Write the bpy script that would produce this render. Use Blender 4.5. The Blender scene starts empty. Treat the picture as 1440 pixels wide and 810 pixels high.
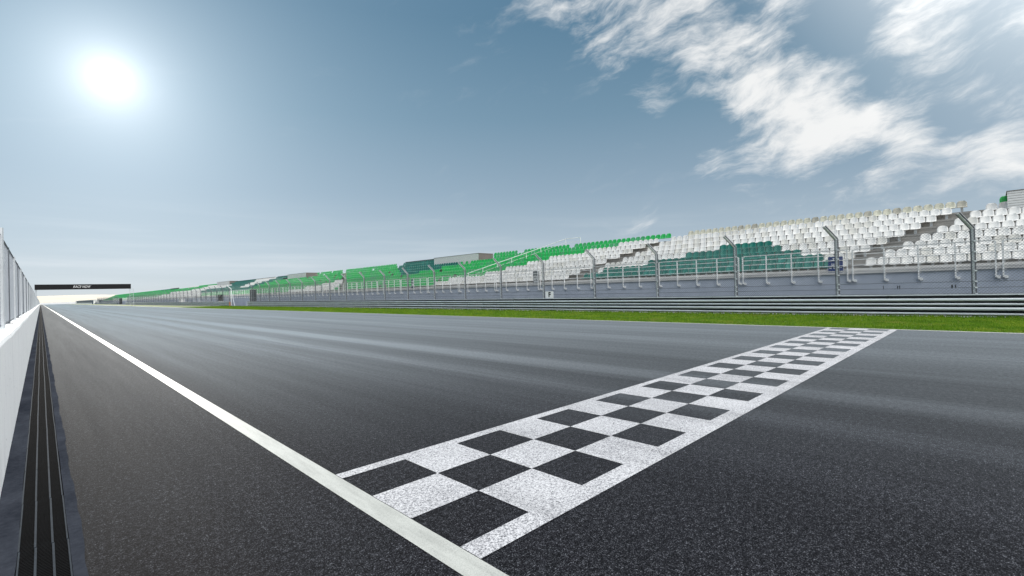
import bpy, bmesh, math, random
import numpy as np
from mathutils import Matrix, Vector

random.seed(7)
rng = np.random.default_rng(7)
S = bpy.context.scene
COL = S.collection
R = math.radians

# ------------------------------------------------------------------ camera
EYE = 1.56
AX = ((0.7090641927, 0.0126807307, 0.7050299069),      # world X on camera right / up / forward
      (-0.7046942611, -0.0229583651, 0.7091395574),    # world Y (along the track)
      (-0.0251787418, 0.9996559971, 0.0073429164))     # world Z
cd = bpy.data.cameras.new('camera')
cam = bpy.data.objects.new('camera', cd)
COL.objects.link(cam)
mw = Matrix.Identity(4)
for i in range(3):
    mw[i][0], mw[i][1], mw[i][2] = AX[i][0], AX[i][1], -AX[i][2]
mw[2][3] = EYE
cam.matrix_world = mw
cd.sensor_width = 36.0
cd.lens = 667.18 / 1440 * 36
cd.clip_start = 0.05
cd.clip_end = 20000
S.camera = cam


def wdir(x, y):
    """direction in the world of a point of the picture (used for the sun and the clouds, which are infinitely far)"""
    v = Vector((x - 720.0, 405.0 - y, 667.18))
    return Vector([sum(AX[i][k] * v[k] for k in range(3)) for i in range(3)]).normalized()


def px(X, Y, Z):
    """column of the 1440 wide picture in which a world point lies"""
    d = (X, Y, Z - EYE)
    c = [sum(AX[i][k] * d[i] for i in range(3)) for k in range(3)]
    return 720 + 667.18 * c[0] / c[2] if c[2] > 0.1 else 9999


# ------------------------------------------------------------------ helpers
class MB:
    """collects vertices and faces for ONE mesh"""
    def __init__(self):
        self.v, self.f, self.m = [], [], []

    def add(self, verts, faces, mat=0):
        o = len(self.v)
        self.v += [tuple(p) for p in verts]
        self.f += [tuple(i + o for i in q) for q in faces]
        self.m += [mat] * len(faces)

    def box(self, x0, x1, y0, y1, z0, z1, mat=0):
        self.add([(x0, y0, z0), (x1, y0, z0), (x1, y1, z0), (x0, y1, z0),
                  (x0, y0, z1), (x1, y0, z1), (x1, y1, z1), (x0, y1, z1)],
                 [(0, 3, 2, 1), (4, 5, 6, 7), (0, 1, 5, 4), (1, 2, 6, 5), (2, 3, 7, 6), (3, 0, 4, 7)], mat)

    def tube(self, pts, r, n=6, mat=0, caps=True):
        pts = [Vector(p) for p in pts]
        rings = []
        for i, p in enumerate(pts):
            a = pts[i] - pts[i - 1] if i else pts[1] - pts[0]
            b = pts[i + 1] - pts[i] if i < len(pts) - 1 else a
            d = (a.normalized() + b.normalized()).normalized()
            u = d.cross(Vector((0, 0, 1)) if abs(d.z) < 0.9 else Vector((1, 0, 0))).normalized()
            w = d.cross(u)
            rings.append([p + u * (r * math.cos(2 * math.pi * k / n)) + w * (r * math.sin(2 * math.pi * k / n)) for k in range(n)])
        vs = [q for rg in rings for q in rg]
        fs = []
        for i in range(len(pts) - 1):
            for k in range(n):
                fs.append((i * n + k, i * n + (k + 1) % n, (i + 1) * n + (k + 1) % n, (i + 1) * n + k))
        if caps:
            fs.append(tuple(range(n - 1, -1, -1)))
            fs.append(tuple((len(pts) - 1) * n + k for k in range(n)))
        self.add(vs, fs, mat)

    def extrude_y(self, prof, ys, mat=0, caps=True):
        """closed (x, z) outline swept along Y"""
        n = len(prof)
        vs = [(x, y, z) for y in ys for x, z in prof]
        fs = []
        for i in range(len(ys) - 1):
            for k in range(n):
                fs.append((i * n + k, (i + 1) * n + k, (i + 1) * n + (k + 1) % n, i * n + (k + 1) % n))
        if caps:
            fs.append(tuple(range(n)))
            fs.append(tuple((len(ys) - 1) * n + k for k in range(n - 1, -1, -1)))
        self.add(vs, fs, mat)

    def build(self, name, mats, parent=None, smooth=False, fix=True):
        me = bpy.data.meshes.new(name)
        me.from_pydata(self.v, [], self.f)
        for m in (mats if isinstance(mats, (list, tuple)) else [mats]):
            me.materials.append(m)
        me.polygons.foreach_set('material_index', self.m)
        if fix:
            bm = bmesh.new(); bm.from_mesh(me)
            bmesh.ops.recalc_face_normals(bm, faces=bm.faces)
            bm.to_mesh(me); bm.free()
        if smooth:
            me.polygons.foreach_set('use_smooth', [True] * len(me.polygons))
        o = bpy.data.objects.new(name, me)
        COL.objects.link(o)
        if parent:
            o.parent = parent
        return o


def tag(o, label=None, cat=None, group=None, kind=None):
    if label: o['label'] = label
    if cat: o['category'] = cat
    if group: o['group'] = group
    if kind: o['kind'] = kind
    return o


def empty(name, loc, label, cat, group=None):
    o = bpy.data.objects.new(name, None)
    o.location = loc
    o.empty_display_size = 0.2
    COL.objects.link(o)
    return tag(o, label, cat, group)


def dup(o, parent=None, name=None):
    c = o.copy()
    COL.objects.link(c)
    if parent: c.parent = parent
    return c


# ------------------------------------------------------------------ node helpers
class NT:
    def __init__(self, tree):
        self.t = tree; self.n = tree.nodes; self.l = tree.links

    def new(self, kind, **kw):
        nd = self.n.new(kind)
        for k, v in kw.items(): setattr(nd, k, v)
        return nd

    def put(self, sock, val):
        if isinstance(val, bpy.types.NodeSocket): self.l.new(val, sock)
        elif val is not None: sock.default_value = val

    def math(self, op, a, b=None, c=None, clamp=False):
        nd = self.new('ShaderNodeMath', operation=op, use_clamp=clamp)
        self.put(nd.inputs[0], a); self.put(nd.inputs[1], b)
        if c is not None: self.put(nd.inputs[2], c)
        return nd.outputs[0]

    def dot(self, v, d):
        nd = self.new('ShaderNodeVectorMath', operation='DOT_PRODUCT')
        self.put(nd.inputs[0], v); self.put(nd.inputs[1], d)
        return nd.outputs['Value']

    def mix(self, fac, a, b, blend='MIX'):
        nd = self.new('ShaderNodeMix', data_type='RGBA', blend_type=blend)
        nd.clamp_factor = True
        self.put(nd.inputs[0], fac)
        self.put(nd.inputs[6], a if isinstance(a, bpy.types.NodeSocket) else (*a, 1))
        self.put(nd.inputs[7], b if isinstance(b, bpy.types.NodeSocket) else (*b, 1))
        return nd.outputs[2]

    def ramp(self, fac, stops, interp='LINEAR'):
        nd = self.new('ShaderNodeValToRGB')
        nd.color_ramp.interpolation = interp
        el = nd.color_ramp.elements
        while len(el) > 1: el.remove(el[-1])
        for i, (p, c) in enumerate(stops):
            e = el[0] if i == 0 else el.new(p)
            e.position = p
            e.color = (c, c, c, 1) if isinstance(c, (int, float)) else (*c, 1)
        self.put(nd.inputs[0], fac)
        return nd.outputs[0]

    def noise(self, vec, scale, detail=2.0, rough=0.5, dist=0.0):
        nd = self.new('ShaderNodeTexNoise')
        self.put(nd.inputs['Vector'], vec)
        nd.inputs['Scale'].default_value = scale
        nd.inputs['Detail'].default_value = detail
        nd.inputs['Roughness'].default_value = rough
        nd.inputs['Distortion'].default_value = dist
        return nd.outputs['Fac']

    def scale(self, vec, s):
        nd = self.new('ShaderNodeVectorMath', operation='MULTIPLY')
        self.put(nd.inputs[0], vec); nd.inputs[1].default_value = s
        return nd.outputs[0]

    def smooth(self, v, lo, hi):
        nd = self.new('ShaderNodeMapRange', interpolation_type='SMOOTHSTEP')
        self.put(nd.inputs[0], v); nd.inputs[1].default_value = lo; nd.inputs[2].default_value = hi
        return nd.outputs[0]


def material(name):
    m = bpy.data.materials.new(name)
    m.use_nodes = True
    nt = NT(m.node_tree)
    bsdf = nt.n['Principled BSDF']
    return m, nt, bsdf


def pos(nt):
    return nt.new('ShaderNodeNewGeometry').outputs['Position']


def simple(name, col, rough=0.6, metal=0.0, var=0.12, scale=6.0, spec=0.5, stretch=(1, 1, 1), objvar=0.0, bump=0.0, bscale=60.0):
    """a painted / metal / plastic surface with soft blotches, fine speckle and optional per-object difference"""
    m, nt, b = material(name)
    p = pos(nt)
    pv = nt.scale(p, stretch)
    n1 = nt.noise(pv, scale, 4, 0.6)
    n2 = nt.noise(pv, scale * 9, 2, 0.6)
    f = nt.math('ADD', nt.math('MULTIPLY', n1, 0.65), nt.math('MULTIPLY', n2, 0.35))
    lo = tuple(c * (1 - var) for c in col); hi = tuple(min(1, c * (1 + var)) for c in col)
    c = nt.ramp(f, [(0.3, lo), (0.7, hi)])
    if objvar:
        oi = nt.new('ShaderNodeObjectInfo').outputs['Random']
        c = nt.mix(1.0, c, nt.ramp(oi, [(0, 1 - objvar), (1, 1.0)]), 'MULTIPLY')
    nt.put(b.inputs['Base Color'], c)
    b.inputs['Roughness'].default_value = rough
    b.inputs['Metallic'].default_value = metal
    b.inputs['Specular IOR Level'].default_value = spec
    if bump:
        bp = nt.new('ShaderNodeBump'); bp.inputs['Strength'].default_value = bump; bp.inputs['Distance'].default_value = 0.01
        nt.put(bp.inputs['Height'], nt.noise(p, bscale, 3, 0.6)); nt.put(b.inputs['Normal'], bp.outputs[0])
    return m


# ------------------------------------------------------------------ light and sky
SUN = wdir(155, 110)
sun_el = math.asin(SUN.z)
sun_az = math.atan2(SUN.x, SUN.y)             # from +Y towards +X
ld = bpy.data.lights.new('sun', 'SUN')
ld.energy = 2.2
ld.angle = R(0.5)
ld.color = (1.0, 0.95, 0.87)
lo = bpy.data.objects.new('sun', ld)
COL.objects.link(lo)
lo.rotation_euler = SUN.to_track_quat('Z', 'Y').to_euler()
lo.location = (0, 0, 60)

world = bpy.data.worlds.new('World')
S.world = world
world.use_nodes = True
W = NT(world.node_tree)
W.n.clear()
outw = W.new('ShaderNodeOutputWorld')
bg = W.new('ShaderNodeBackground'); bg.inputs['Strength'].default_value = 0.1
W.l.new(bg.outputs[0], outw.inputs['Surface'])
D = W.new('ShaderNodeTexCoord').outputs['Generated']
sep = W.new('ShaderNodeSeparateXYZ'); W.put(sep.inputs[0], D)
dz = sep.outputs[2]
sky = W.new('ShaderNodeTexSky', sky_type='NISHITA')
sky.sun_disc = False
sky.sun_elevation = sun_el
sky.sun_rotation = sun_az
sky.altitude = 50; sky.air_density = 1.0; sky.dust_density = 0.4; sky.ozone_density = 1.5
# clear-air colour of the sky by height above the horizon
el = W.math('MAXIMUM', dz, 0.0)
grad = W.ramp(el, [(0.0, (0.51, 0.585, 0.645)), (0.09, (0.425, 0.52, 0.605)), (0.20, (0.285, 0.395, 0.50)), (0.34, (0.172, 0.292, 0.40)),
                   (0.50, (0.098, 0.208, 0.318)), (0.75, (0.08, 0.18, 0.31)), (1.0, (0.07, 0.16, 0.29))])
c_sun = W.dot(D, SUN)
ang = W.math('ARCCOSINE', W.math('MINIMUM', c_sun, 1.0))
def gl(width, power=1.0):
    q = W.math('POWER', W.math('DIVIDE', ang, width), power)
    return W.math('EXPONENT', W.math('MULTIPLY', q, -1.0))
def addc(base, fac, col):
    m = W.new('ShaderNodeVectorMath', operation='SCALE'); m.inputs[0].default_value = col; W.put(m.inputs['Scale'], fac)
    a = W.new('ShaderNodeVectorMath', operation='ADD'); W.put(a.inputs[0], base); W.put(a.inputs[1], m.outputs[0])
    return a.outputs[0]
nish = W.new('ShaderNodeVectorMath', operation='SCALE'); W.put(nish.inputs[0], sky.outputs[0]); nish.inputs['Scale'].default_value = 0.1
base = W.mix(0.03, grad, nish.outputs[0])
# wisps of high cloud, spread over a patch of the sky
A0 = wdir(1150, 140)
E1 = (wdir(1230, 110) - wdir(1070, 170)).normalized(); E1 = (E1 - A0 * E1.dot(A0)).normalized()
E2 = A0.cross(E1).normalized()
comb = W.new('ShaderNodeCombineXYZ')
wn = W.new('ShaderNodeTexNoise'); W.put(wn.inputs['Vector'], D); wn.inputs['Scale'].default_value = 5.0; wn.inputs['Detail'].default_value = 4
wsep = W.new('ShaderNodeSeparateColor'); W.put(wsep.inputs[0], wn.outputs['Color'])
ca = W.math('ADD', W.dot(D, E1), W.math('MULTIPLY', W.math('SUBTRACT', wsep.outputs[0], 0.5), 0.10))
cb = W.math('ADD', W.dot(D, E2), W.math('MULTIPLY', W.math('SUBTRACT', wsep.outputs[1], 0.5), 0.12))
W.put(comb.inputs[0], W.math('MULTIPLY', ca, 4.2)); W.put(comb.inputs[1], W.math('MULTIPLY', cb, 11.0)); W.put(comb.inputs[2], dz)
fb = W.noise(comb.outputs[0], 1.6, 9, 0.62)
fb2 = W.noise(comb.outputs[0], 5.5, 7, 0.65)
def blob(x, y, s, w):
    d = wdir(x, y)
    k = W.math('SUBTRACT', 1.0, W.dot(D, d))                       # ~ angle^2 / 2
    g = W.math('EXPONENT', W.math('MULTIPLY', k, -1.0 / (s / 760.0) ** 2))
    return W.math('MULTIPLY', g, w)
mask = None
for x, y, s, w in [(880, 10, 55, .7), (930, 35, 55, .8), (985, 60, 50, .8), (1030, 85, 50, .85), (1075, 110, 55, 1.0), (1120, 150, 60, 1.05), (1165, 180, 50, .95), (1215, 160, 45, .8),
                   (1090, 60, 45, .7), (1130, 60, 30, .5), (1060, 210, 38, .65), (1015, 222, 28, .6), (1110, 195, 35, .6), (930, 110, 40, .5), (925, 145, 22, .4), (990, 155, 20, .35),
                   (1260, 30, 50, .6), (1310, 85, 50, .5), (1250, 75, 40, .5), (1400, 95, 45, .34), (1280, 200, 35, .85), (1330, 215, 40, .7), (1400, 200, 45, .65), (1440, 165, 35, .4), (1375, 130, 35, .6),
                   (1230, 240, 35, .55), (1170, 255, 35, .4), (1140, 275, 24, .3), (905, 314, 30, .22), (775, 0, 30, .5), (1440, 30, 50, .25), (1340, 0, 40, .35),
                   (1600, 60, 110, .4), (1200, -200, 160, .5), (700, -400, 200, .4)]:
    b_ = blob(x, y, s, w)
    mask = b_ if mask is None else W.math('SMOOTH_MAX', mask, b_, 0.12)
for x, y, s, w in [(1175, 42, 34, .55), (985, 160, 30, .3), (1345, 165, 26, .4), (1230, 110, 18, .2), (1190, 225, 22, .3)]:
    mask = W.math('SUBTRACT', mask, blob(x, y, s, w))
dens = W.math('ADD', W.math('MULTIPLY', mask, 0.9), W.math('MULTIPLY', W.math('SUBTRACT', fb, 0.5), 1.9))
dens = W.math('ADD', dens, W.math('MULTIPLY', W.math('SUBTRACT', fb2, 0.5), 0.55))
dens = W.math('MULTIPLY', W.smooth(dens, 0.19, 0.96), W.smooth(mask, 0.03, 0.3))
# veil of low cloud along the horizon
hv = W.new('ShaderNodeMapping'); W.put(hv.inputs[0], D); hv.inputs['Scale'].default_value = (1.5, 1.5, 22)
veil = W.math('MULTIPLY', W.smooth(W.noise(hv.outputs[0], 2.0, 5, 0.5), 0.45, 0.75), W.math('SUBTRACT', 1.0, W.smooth(dz, 0.04, 0.2)))
skyc = W.mix(W.math('MULTIPLY', veil, 0.35), base, (0.68, 0.74, 0.79))
bq = W.math('POWER', W.math('DIVIDE', W.math('ABSOLUTE', W.math('SUBTRACT', dz, 0.060)), 0.014), 2.0)
bandc = W.math('MULTIPLY', W.math('EXPONENT', W.math('MULTIPLY', bq, -1.0)), W.smooth(W.dot(D, wdir(150, 375)), 0.90, 0.99))
bandc = W.math('MULTIPLY', bandc, W.ramp(W.noise(hv.outputs[0], 3.5, 5, 0.55), [(0.35, 0.35), (0.6, 1.0)]))
skyc = W.mix(W.math('MULTIPLY', bandc, 0.65), skyc, (0.66, 0.71, 0.755))
skyc = W.mix(W.math('MULTIPLY', dens, 0.92), skyc, (0.95, 0.95, 0.94))
# glare round the sun
skyc = addc(skyc, gl(0.45, 1.3), (0.05, 0.075, 0.09))
skyc = addc(skyc, gl(0.20, 1.0), (0.21, 0.23, 0.24))
skyc = addc(skyc, gl(0.085, 1.0), (0.44, 0.44, 0.435))
skyc = addc(skyc, gl(0.024, 1.0), (0.85, 0.845, 0.82))
# added bright patch of sky behind the camera, unseen fill for stand and wall
back = W.math('MULTIPLY', W.smooth(dz, 0.05, 0.55), W.smooth(W.math('MULTIPLY', W.math('ADD', W.dot(D, Vector((0.05, -0.80, 0.55)).normalized()), 0.0), 1.0), 0.0, 0.9))
bcl = W.math('ADD', 0.55, W.math('MULTIPLY', W.noise(D, 3.0, 4, 0.55), 0.9))
skyc = W.mix(W.math('MULTIPLY', back, 0.9), skyc, (3.4, 3.4, 3.34))
amp = W.new('ShaderNodeVectorMath', operation='SCALE'); W.put(amp.inputs[0], skyc); amp.inputs['Scale'].default_value = 10.0
W.put(bg.inputs['Color'], amp.outputs[0])

# ------------------------------------------------------------------ materials
def asphalt_material():
    m, nt, b = material('asphalt')
    p = pos(nt)
    grain = nt.noise(p, 115, 2, 0.75)
    grain2 = nt.noise(p, 60, 2, 0.6)
    big = nt.noise(p, 0.6, 4, 0.6)
    streak = nt.noise(nt.scale(p, (1.0, 0.016, 1.0)), 1.1, 4, 0.6)      # bands worn along the driving direction
    streak2 = nt.noise(nt.scale(p, (1.0, 0.03, 1.0)), 6.0, 3, 0.6)
    grain3 = nt.noise(p, 26, 3, 0.8)
    g = nt.math('ADD', nt.math('ADD', nt.math('MULTIPLY', grain, 0.55), nt.math('MULTIPLY', grain2, 0.2)), nt.math('MULTIPLY', grain3, 0.25))
    c = nt.ramp(g, [(0.40, (0.0018, 0.002, 0.0026)), (0.49, (0.008, 0.0085, 0.011)), (0.56, (0.034, 0.0355, 0.042)), (0.63, (0.17, 0.178, 0.20))])
    w = nt.math('ADD', nt.math('MULTIPLY', big, 0.5), nt.math('ADD', nt.math('MULTIPLY', streak, 0.35), nt.math('MULTIPLY', streak2, 0.15)))
    c = nt.mix(1.0, c, nt.ramp(nt.noise(p, 14, 5, 0.85), [(0.36, 0.72), (0.5, 1.0), (0.62, 1.40)]), 'MULTIPLY')
    c = nt.mix(1.0, c, nt.ramp(w, [(0.36, 0.84), (0.64, 1.14)]), 'MULTIPLY')
    lane = nt.noise(nt.scale(p, (1.0, 0.004, 1.0)), 0.32, 3, 0.7)                # separately laid lanes of asphalt
    c = nt.mix(1.0, c, nt.ramp(lane, [(0.34, 0.84), (0.5, 1.0), (0.66, 1.14)]), 'MULTIPLY')
    sx = nt.new('ShaderNodeSeparateXYZ'); nt.put(sx.inputs[0], p)
    wander = nt.noise(nt.scale(p, (0.0, 0.05, 0.0)), 1.0, 2, 0.5)
    xw = nt.math('ADD', sx.outputs[0], nt.math('MULTIPLY', nt.math('SUBTRACT', wander, 0.5), 0.5))
    def band(x0, w):
        q = nt.math('POWER', nt.math('DIVIDE', nt.math('ABSOLUTE', nt.math('SUBTRACT', xw, x0)), w), 2.0)
        return nt.math('EXPONENT', nt.math('MULTIPLY', q, -1.0))
    wheel = nt.math('ADD', nt.math('ADD', band(7.75, .42), nt.math('MULTIPLY', band(6.0, .36), .75)), nt.math('ADD', nt.math('MULTIPLY', band(4.6, .5), .25), nt.math('MULTIPLY', band(13.2, .8), .25)))
    wheel = nt.math('MULTIPLY', wheel, nt.ramp(streak2, [(0.36, 0.6), (0.6, 1.1)]))   # polished wheel tracks
    seam = nt.math('LESS_THAN', nt.math('ABSOLUTE', nt.math('SUBTRACT', nt.math('ADD', sx.outputs[0], nt.math('MULTIPLY', nt.math('SUBTRACT', nt.noise(p, 2.0, 3, .6), .5), .05)), 8.30)), 0.014)
    seam2 = nt.math('LESS_THAN', nt.math('ABSOLUTE', nt.math('SUBTRACT', nt.math('ADD', sx.outputs[0], nt.math('MULTIPLY', nt.math('SUBTRACT', nt.noise(p, 2.0, 3, .6), .5), .05)), 14.6)), 0.016)
    c = nt.mix(nt.math('MULTIPLY', nt.smooth(sx.outputs[0], 8.28, 8.36), 0.28), c, (0.006, 0.006, 0.007))       # next lane was laid with darker mix
    c = nt.mix(nt.math('MULTIPLY', nt.math('ADD', seam, seam2), 0.8), c, (0.003, 0.003, 0.003))
    c = nt.mix(nt.math('MULTIPLY', nt.math('MINIMUM', wheel, 1.0), 0.5), c, nt.mix(1.0, c, (2.3, 2.3, 2.35), 'MULTIPLY'))  # sheen of the polished tracks, partly painted as a paler base colour
    warm = nt.smooth(nt.math('ADD', sx.outputs[0], nt.math('MULTIPLY', nt.math('SUBTRACT', big, 0.5), 1.2)), 1.1, 0.2)
    c = nt.mix(nt.math('MULTIPLY', warm, 0.2), c, (0.014, 0.010, 0.008))              # browner towards the drain
    nt.put(b.inputs['Base Color'], c)
    r = nt.ramp(nt.math('ADD', nt.math('MULTIPLY', streak, 0.7), nt.math('MULTIPLY', streak2, 0.3)), [(0.38, 0.80), (0.66, 0.74)])
    nt.put(b.inputs['Roughness'], r)
    b.inputs['Specular IOR Level'].default_value = 0.04
    bp = nt.new('ShaderNodeBump'); bp.inputs['Strength'].default_value = 0.3; bp.inputs['Distance'].default_value = 0.004
    nt.put(bp.inputs['Height'], g); nt.put(b.inputs['Normal'], bp.outputs[0])
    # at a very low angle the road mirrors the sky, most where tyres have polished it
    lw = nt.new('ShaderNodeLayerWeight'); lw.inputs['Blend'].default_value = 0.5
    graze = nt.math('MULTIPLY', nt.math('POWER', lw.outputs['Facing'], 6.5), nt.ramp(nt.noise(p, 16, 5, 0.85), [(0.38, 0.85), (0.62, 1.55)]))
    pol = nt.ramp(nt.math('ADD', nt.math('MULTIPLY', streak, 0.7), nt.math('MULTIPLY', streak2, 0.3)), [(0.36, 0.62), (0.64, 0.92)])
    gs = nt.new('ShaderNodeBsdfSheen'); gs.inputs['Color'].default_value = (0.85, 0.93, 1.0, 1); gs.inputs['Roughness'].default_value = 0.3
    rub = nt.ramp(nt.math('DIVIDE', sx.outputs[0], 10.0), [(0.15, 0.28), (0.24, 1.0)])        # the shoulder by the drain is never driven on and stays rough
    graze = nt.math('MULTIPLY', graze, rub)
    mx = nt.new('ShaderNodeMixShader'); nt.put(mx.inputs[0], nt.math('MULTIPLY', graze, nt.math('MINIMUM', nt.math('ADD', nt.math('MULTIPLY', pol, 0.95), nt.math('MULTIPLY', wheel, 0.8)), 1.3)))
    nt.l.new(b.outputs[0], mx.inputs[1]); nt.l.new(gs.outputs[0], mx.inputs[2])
    nt.l.new(mx.outputs[0], nt.n['Material Output'].inputs[0])
    return m

def chequer_paint():
    """white paint worn off the high grains of the asphalt"""
    m, nt, b = material('worn_white_paint')
    p = pos(nt)
    grain = nt.noise(p, 120, 2, 0.75)
    grain2 = nt.noise(p, 45, 2, 0.6)
    wear = nt.noise(p, 1.3, 4, 0.6)
    g = nt.math('ADD', nt.math('ADD', nt.math('MULTIPLY', grain, 0.7), nt.math('MULTIPLY', grain2, 0.3)), nt.math('MULTIPLY', nt.math('SUBTRACT', wear, 0.5), 0.10))
    c = nt.ramp(g, [(0.37, (0.05, 0.05, 0.055)), (0.46, (0.27, 0.27, 0.29)), (0.55, (0.60, 0.60, 0.62)), (1, (0.70, 0.70, 0.72))])
    tyre = nt.noise(nt.scale(p, (1.0, 0.05, 1.0)), 2.6, 4, 0.65)
    c = nt.mix(1.0, c, nt.ramp(tyre, [(0.30, 0.70), (0.46, 0.94), (0.6, 1.0)]), 'MULTIPLY')    # rubber left by tyres
    nt.put(b.inputs['Base Color'], c)
    b.inputs['Roughness'].default_value = 0.6
    bp = nt.new('ShaderNodeBump'); bp.inputs['Strength'].default_value = 0.3; bp.inputs['Distance'].default_value = 0.003
    nt.put(bp.inputs['Height'], g); nt.put(b.inputs['Normal'], bp.outputs[0])
    return m

def line_paint():
    m, nt, b = material('line_paint')
    p = pos(nt)
    g = nt.noise(p, 160, 2, 0.7)
    st = nt.noise(nt.scale(p, (1, .12, 1)), 14, 3, 0.6)
    c = nt.mix(1.0, nt.ramp(g, [(0.28, (0.20, 0.20, 0.19)), (0.40, (0.40, 0.41, 0.385)), (0.7, (0.50, 0.51, 0.48))]), nt.ramp(st, [(0.25, 0.74), (0.6, 1.0)]), 'MULTIPLY')
    nt.put(b.inputs['Base Color'], c); b.inputs['Roughness'].default_value = 0.55
    return m

def white_wall_material():
    m, nt, b = material('white_painted_concrete')
    p = pos(nt)
    n1 = nt.noise(nt.scale(p, (1, 1, .35)), 3.0, 6, 0.62)
    sp = nt.noise(p, 22, 2, 0.5)
    c = nt.ramp(n1, [(0.25, (0.74, 0.74, 0.745)), (0.45, (0.86, 0.86, 0.865)), (0.75, (0.90, 0.90, 0.90))])
    c = nt.mix(nt.smooth(sp, 0.715, 0.75), c, (0.18, 0.18, 0.19))     # chips in the paint
    nt.put(b.inputs['Base Color'], c); b.inputs['Roughness'].default_value = 0.65
    bp = nt.new('ShaderNodeBump'); bp.inputs['Strength'].default_value = 0.25; bp.inputs['Distance'].default_value = 0.01
    nt.put(bp.inputs['Height'], nt.noise(p, 14, 5, 0.6)); nt.put(b.inputs['Normal'], bp.outputs[0])
    return m

def concrete_material(name, lo, hi, streak=(1, .2, 3), spec=0.2):
    m, nt, b = material(name)
    p = pos(nt)
    n1 = nt.noise(nt.scale(p, streak), 1.4, 6, 0.65)
    n2 = nt.noise(p, 24, 3, 0.6)
    f = nt.math('ADD', nt.math('MULTIPLY', n1, .7), nt.math('MULTIPLY', n2, .3))
    nt.put(b.inputs['Base Color'], nt.ramp(f, [(0.33, lo), (0.66, hi)]))
    b.inputs['Roughness'].default_value = 0.85
    b.inputs['Specular IOR Level'].default_value = spec
    bp = nt.new('ShaderNodeBump'); bp.inputs['Strength'].default_value = 0.3; bp.inputs['Distance'].default_value = 0.01
    nt.put(bp.inputs['Height'], n2); nt.put(b.inputs['Normal'], bp.outputs[0])
    return m

def grass_material(name, cols):
    m, nt, b = material(name)
    p = pos(nt)
    n1 = nt.noise(p, 0.9, 4, 0.6); n2 = nt.noise(p, 9, 3, 0.6); n3 = nt.noise(p, 60, 1, 0.5)
    f = nt.math('ADD', nt.math('MULTIPLY', n1, .4), nt.math('ADD', nt.math('MULTIPLY', n2, .35), nt.math('MULTIPLY', n3, .25)))
    c = nt.ramp(f, [(0.34, cols[0]), (0.5, cols[1]), (0.66, cols[2])])
    dry = nt.smooth(nt.noise(p, 0.55, 5, 0.7), 0.54, 0.70)
    c = nt.mix(nt.math('MULTIPLY', dry, 0.45), c, (0.30, 0.27, 0.07))                # dry patches
    nt.put(b.inputs['Base Color'], c); b.inputs['Roughness'].default_value = 0.7
    b.inputs['Specular IOR Level'].default_value = 0.2
    tr = nt.new('ShaderNodeBsdfTranslucent'); nt.put(tr.inputs[0], c)
    mx = nt.new('ShaderNodeMixShader'); mx.inputs[0].default_value = 0.45
    nt.l.new(b.outputs[0], mx.inputs[1]); nt.l.new(tr.outputs[0], mx.inputs[2])
    nt.l.new(mx.outputs[0], nt.n['Material Output'].inputs[0])
    return m

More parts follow.
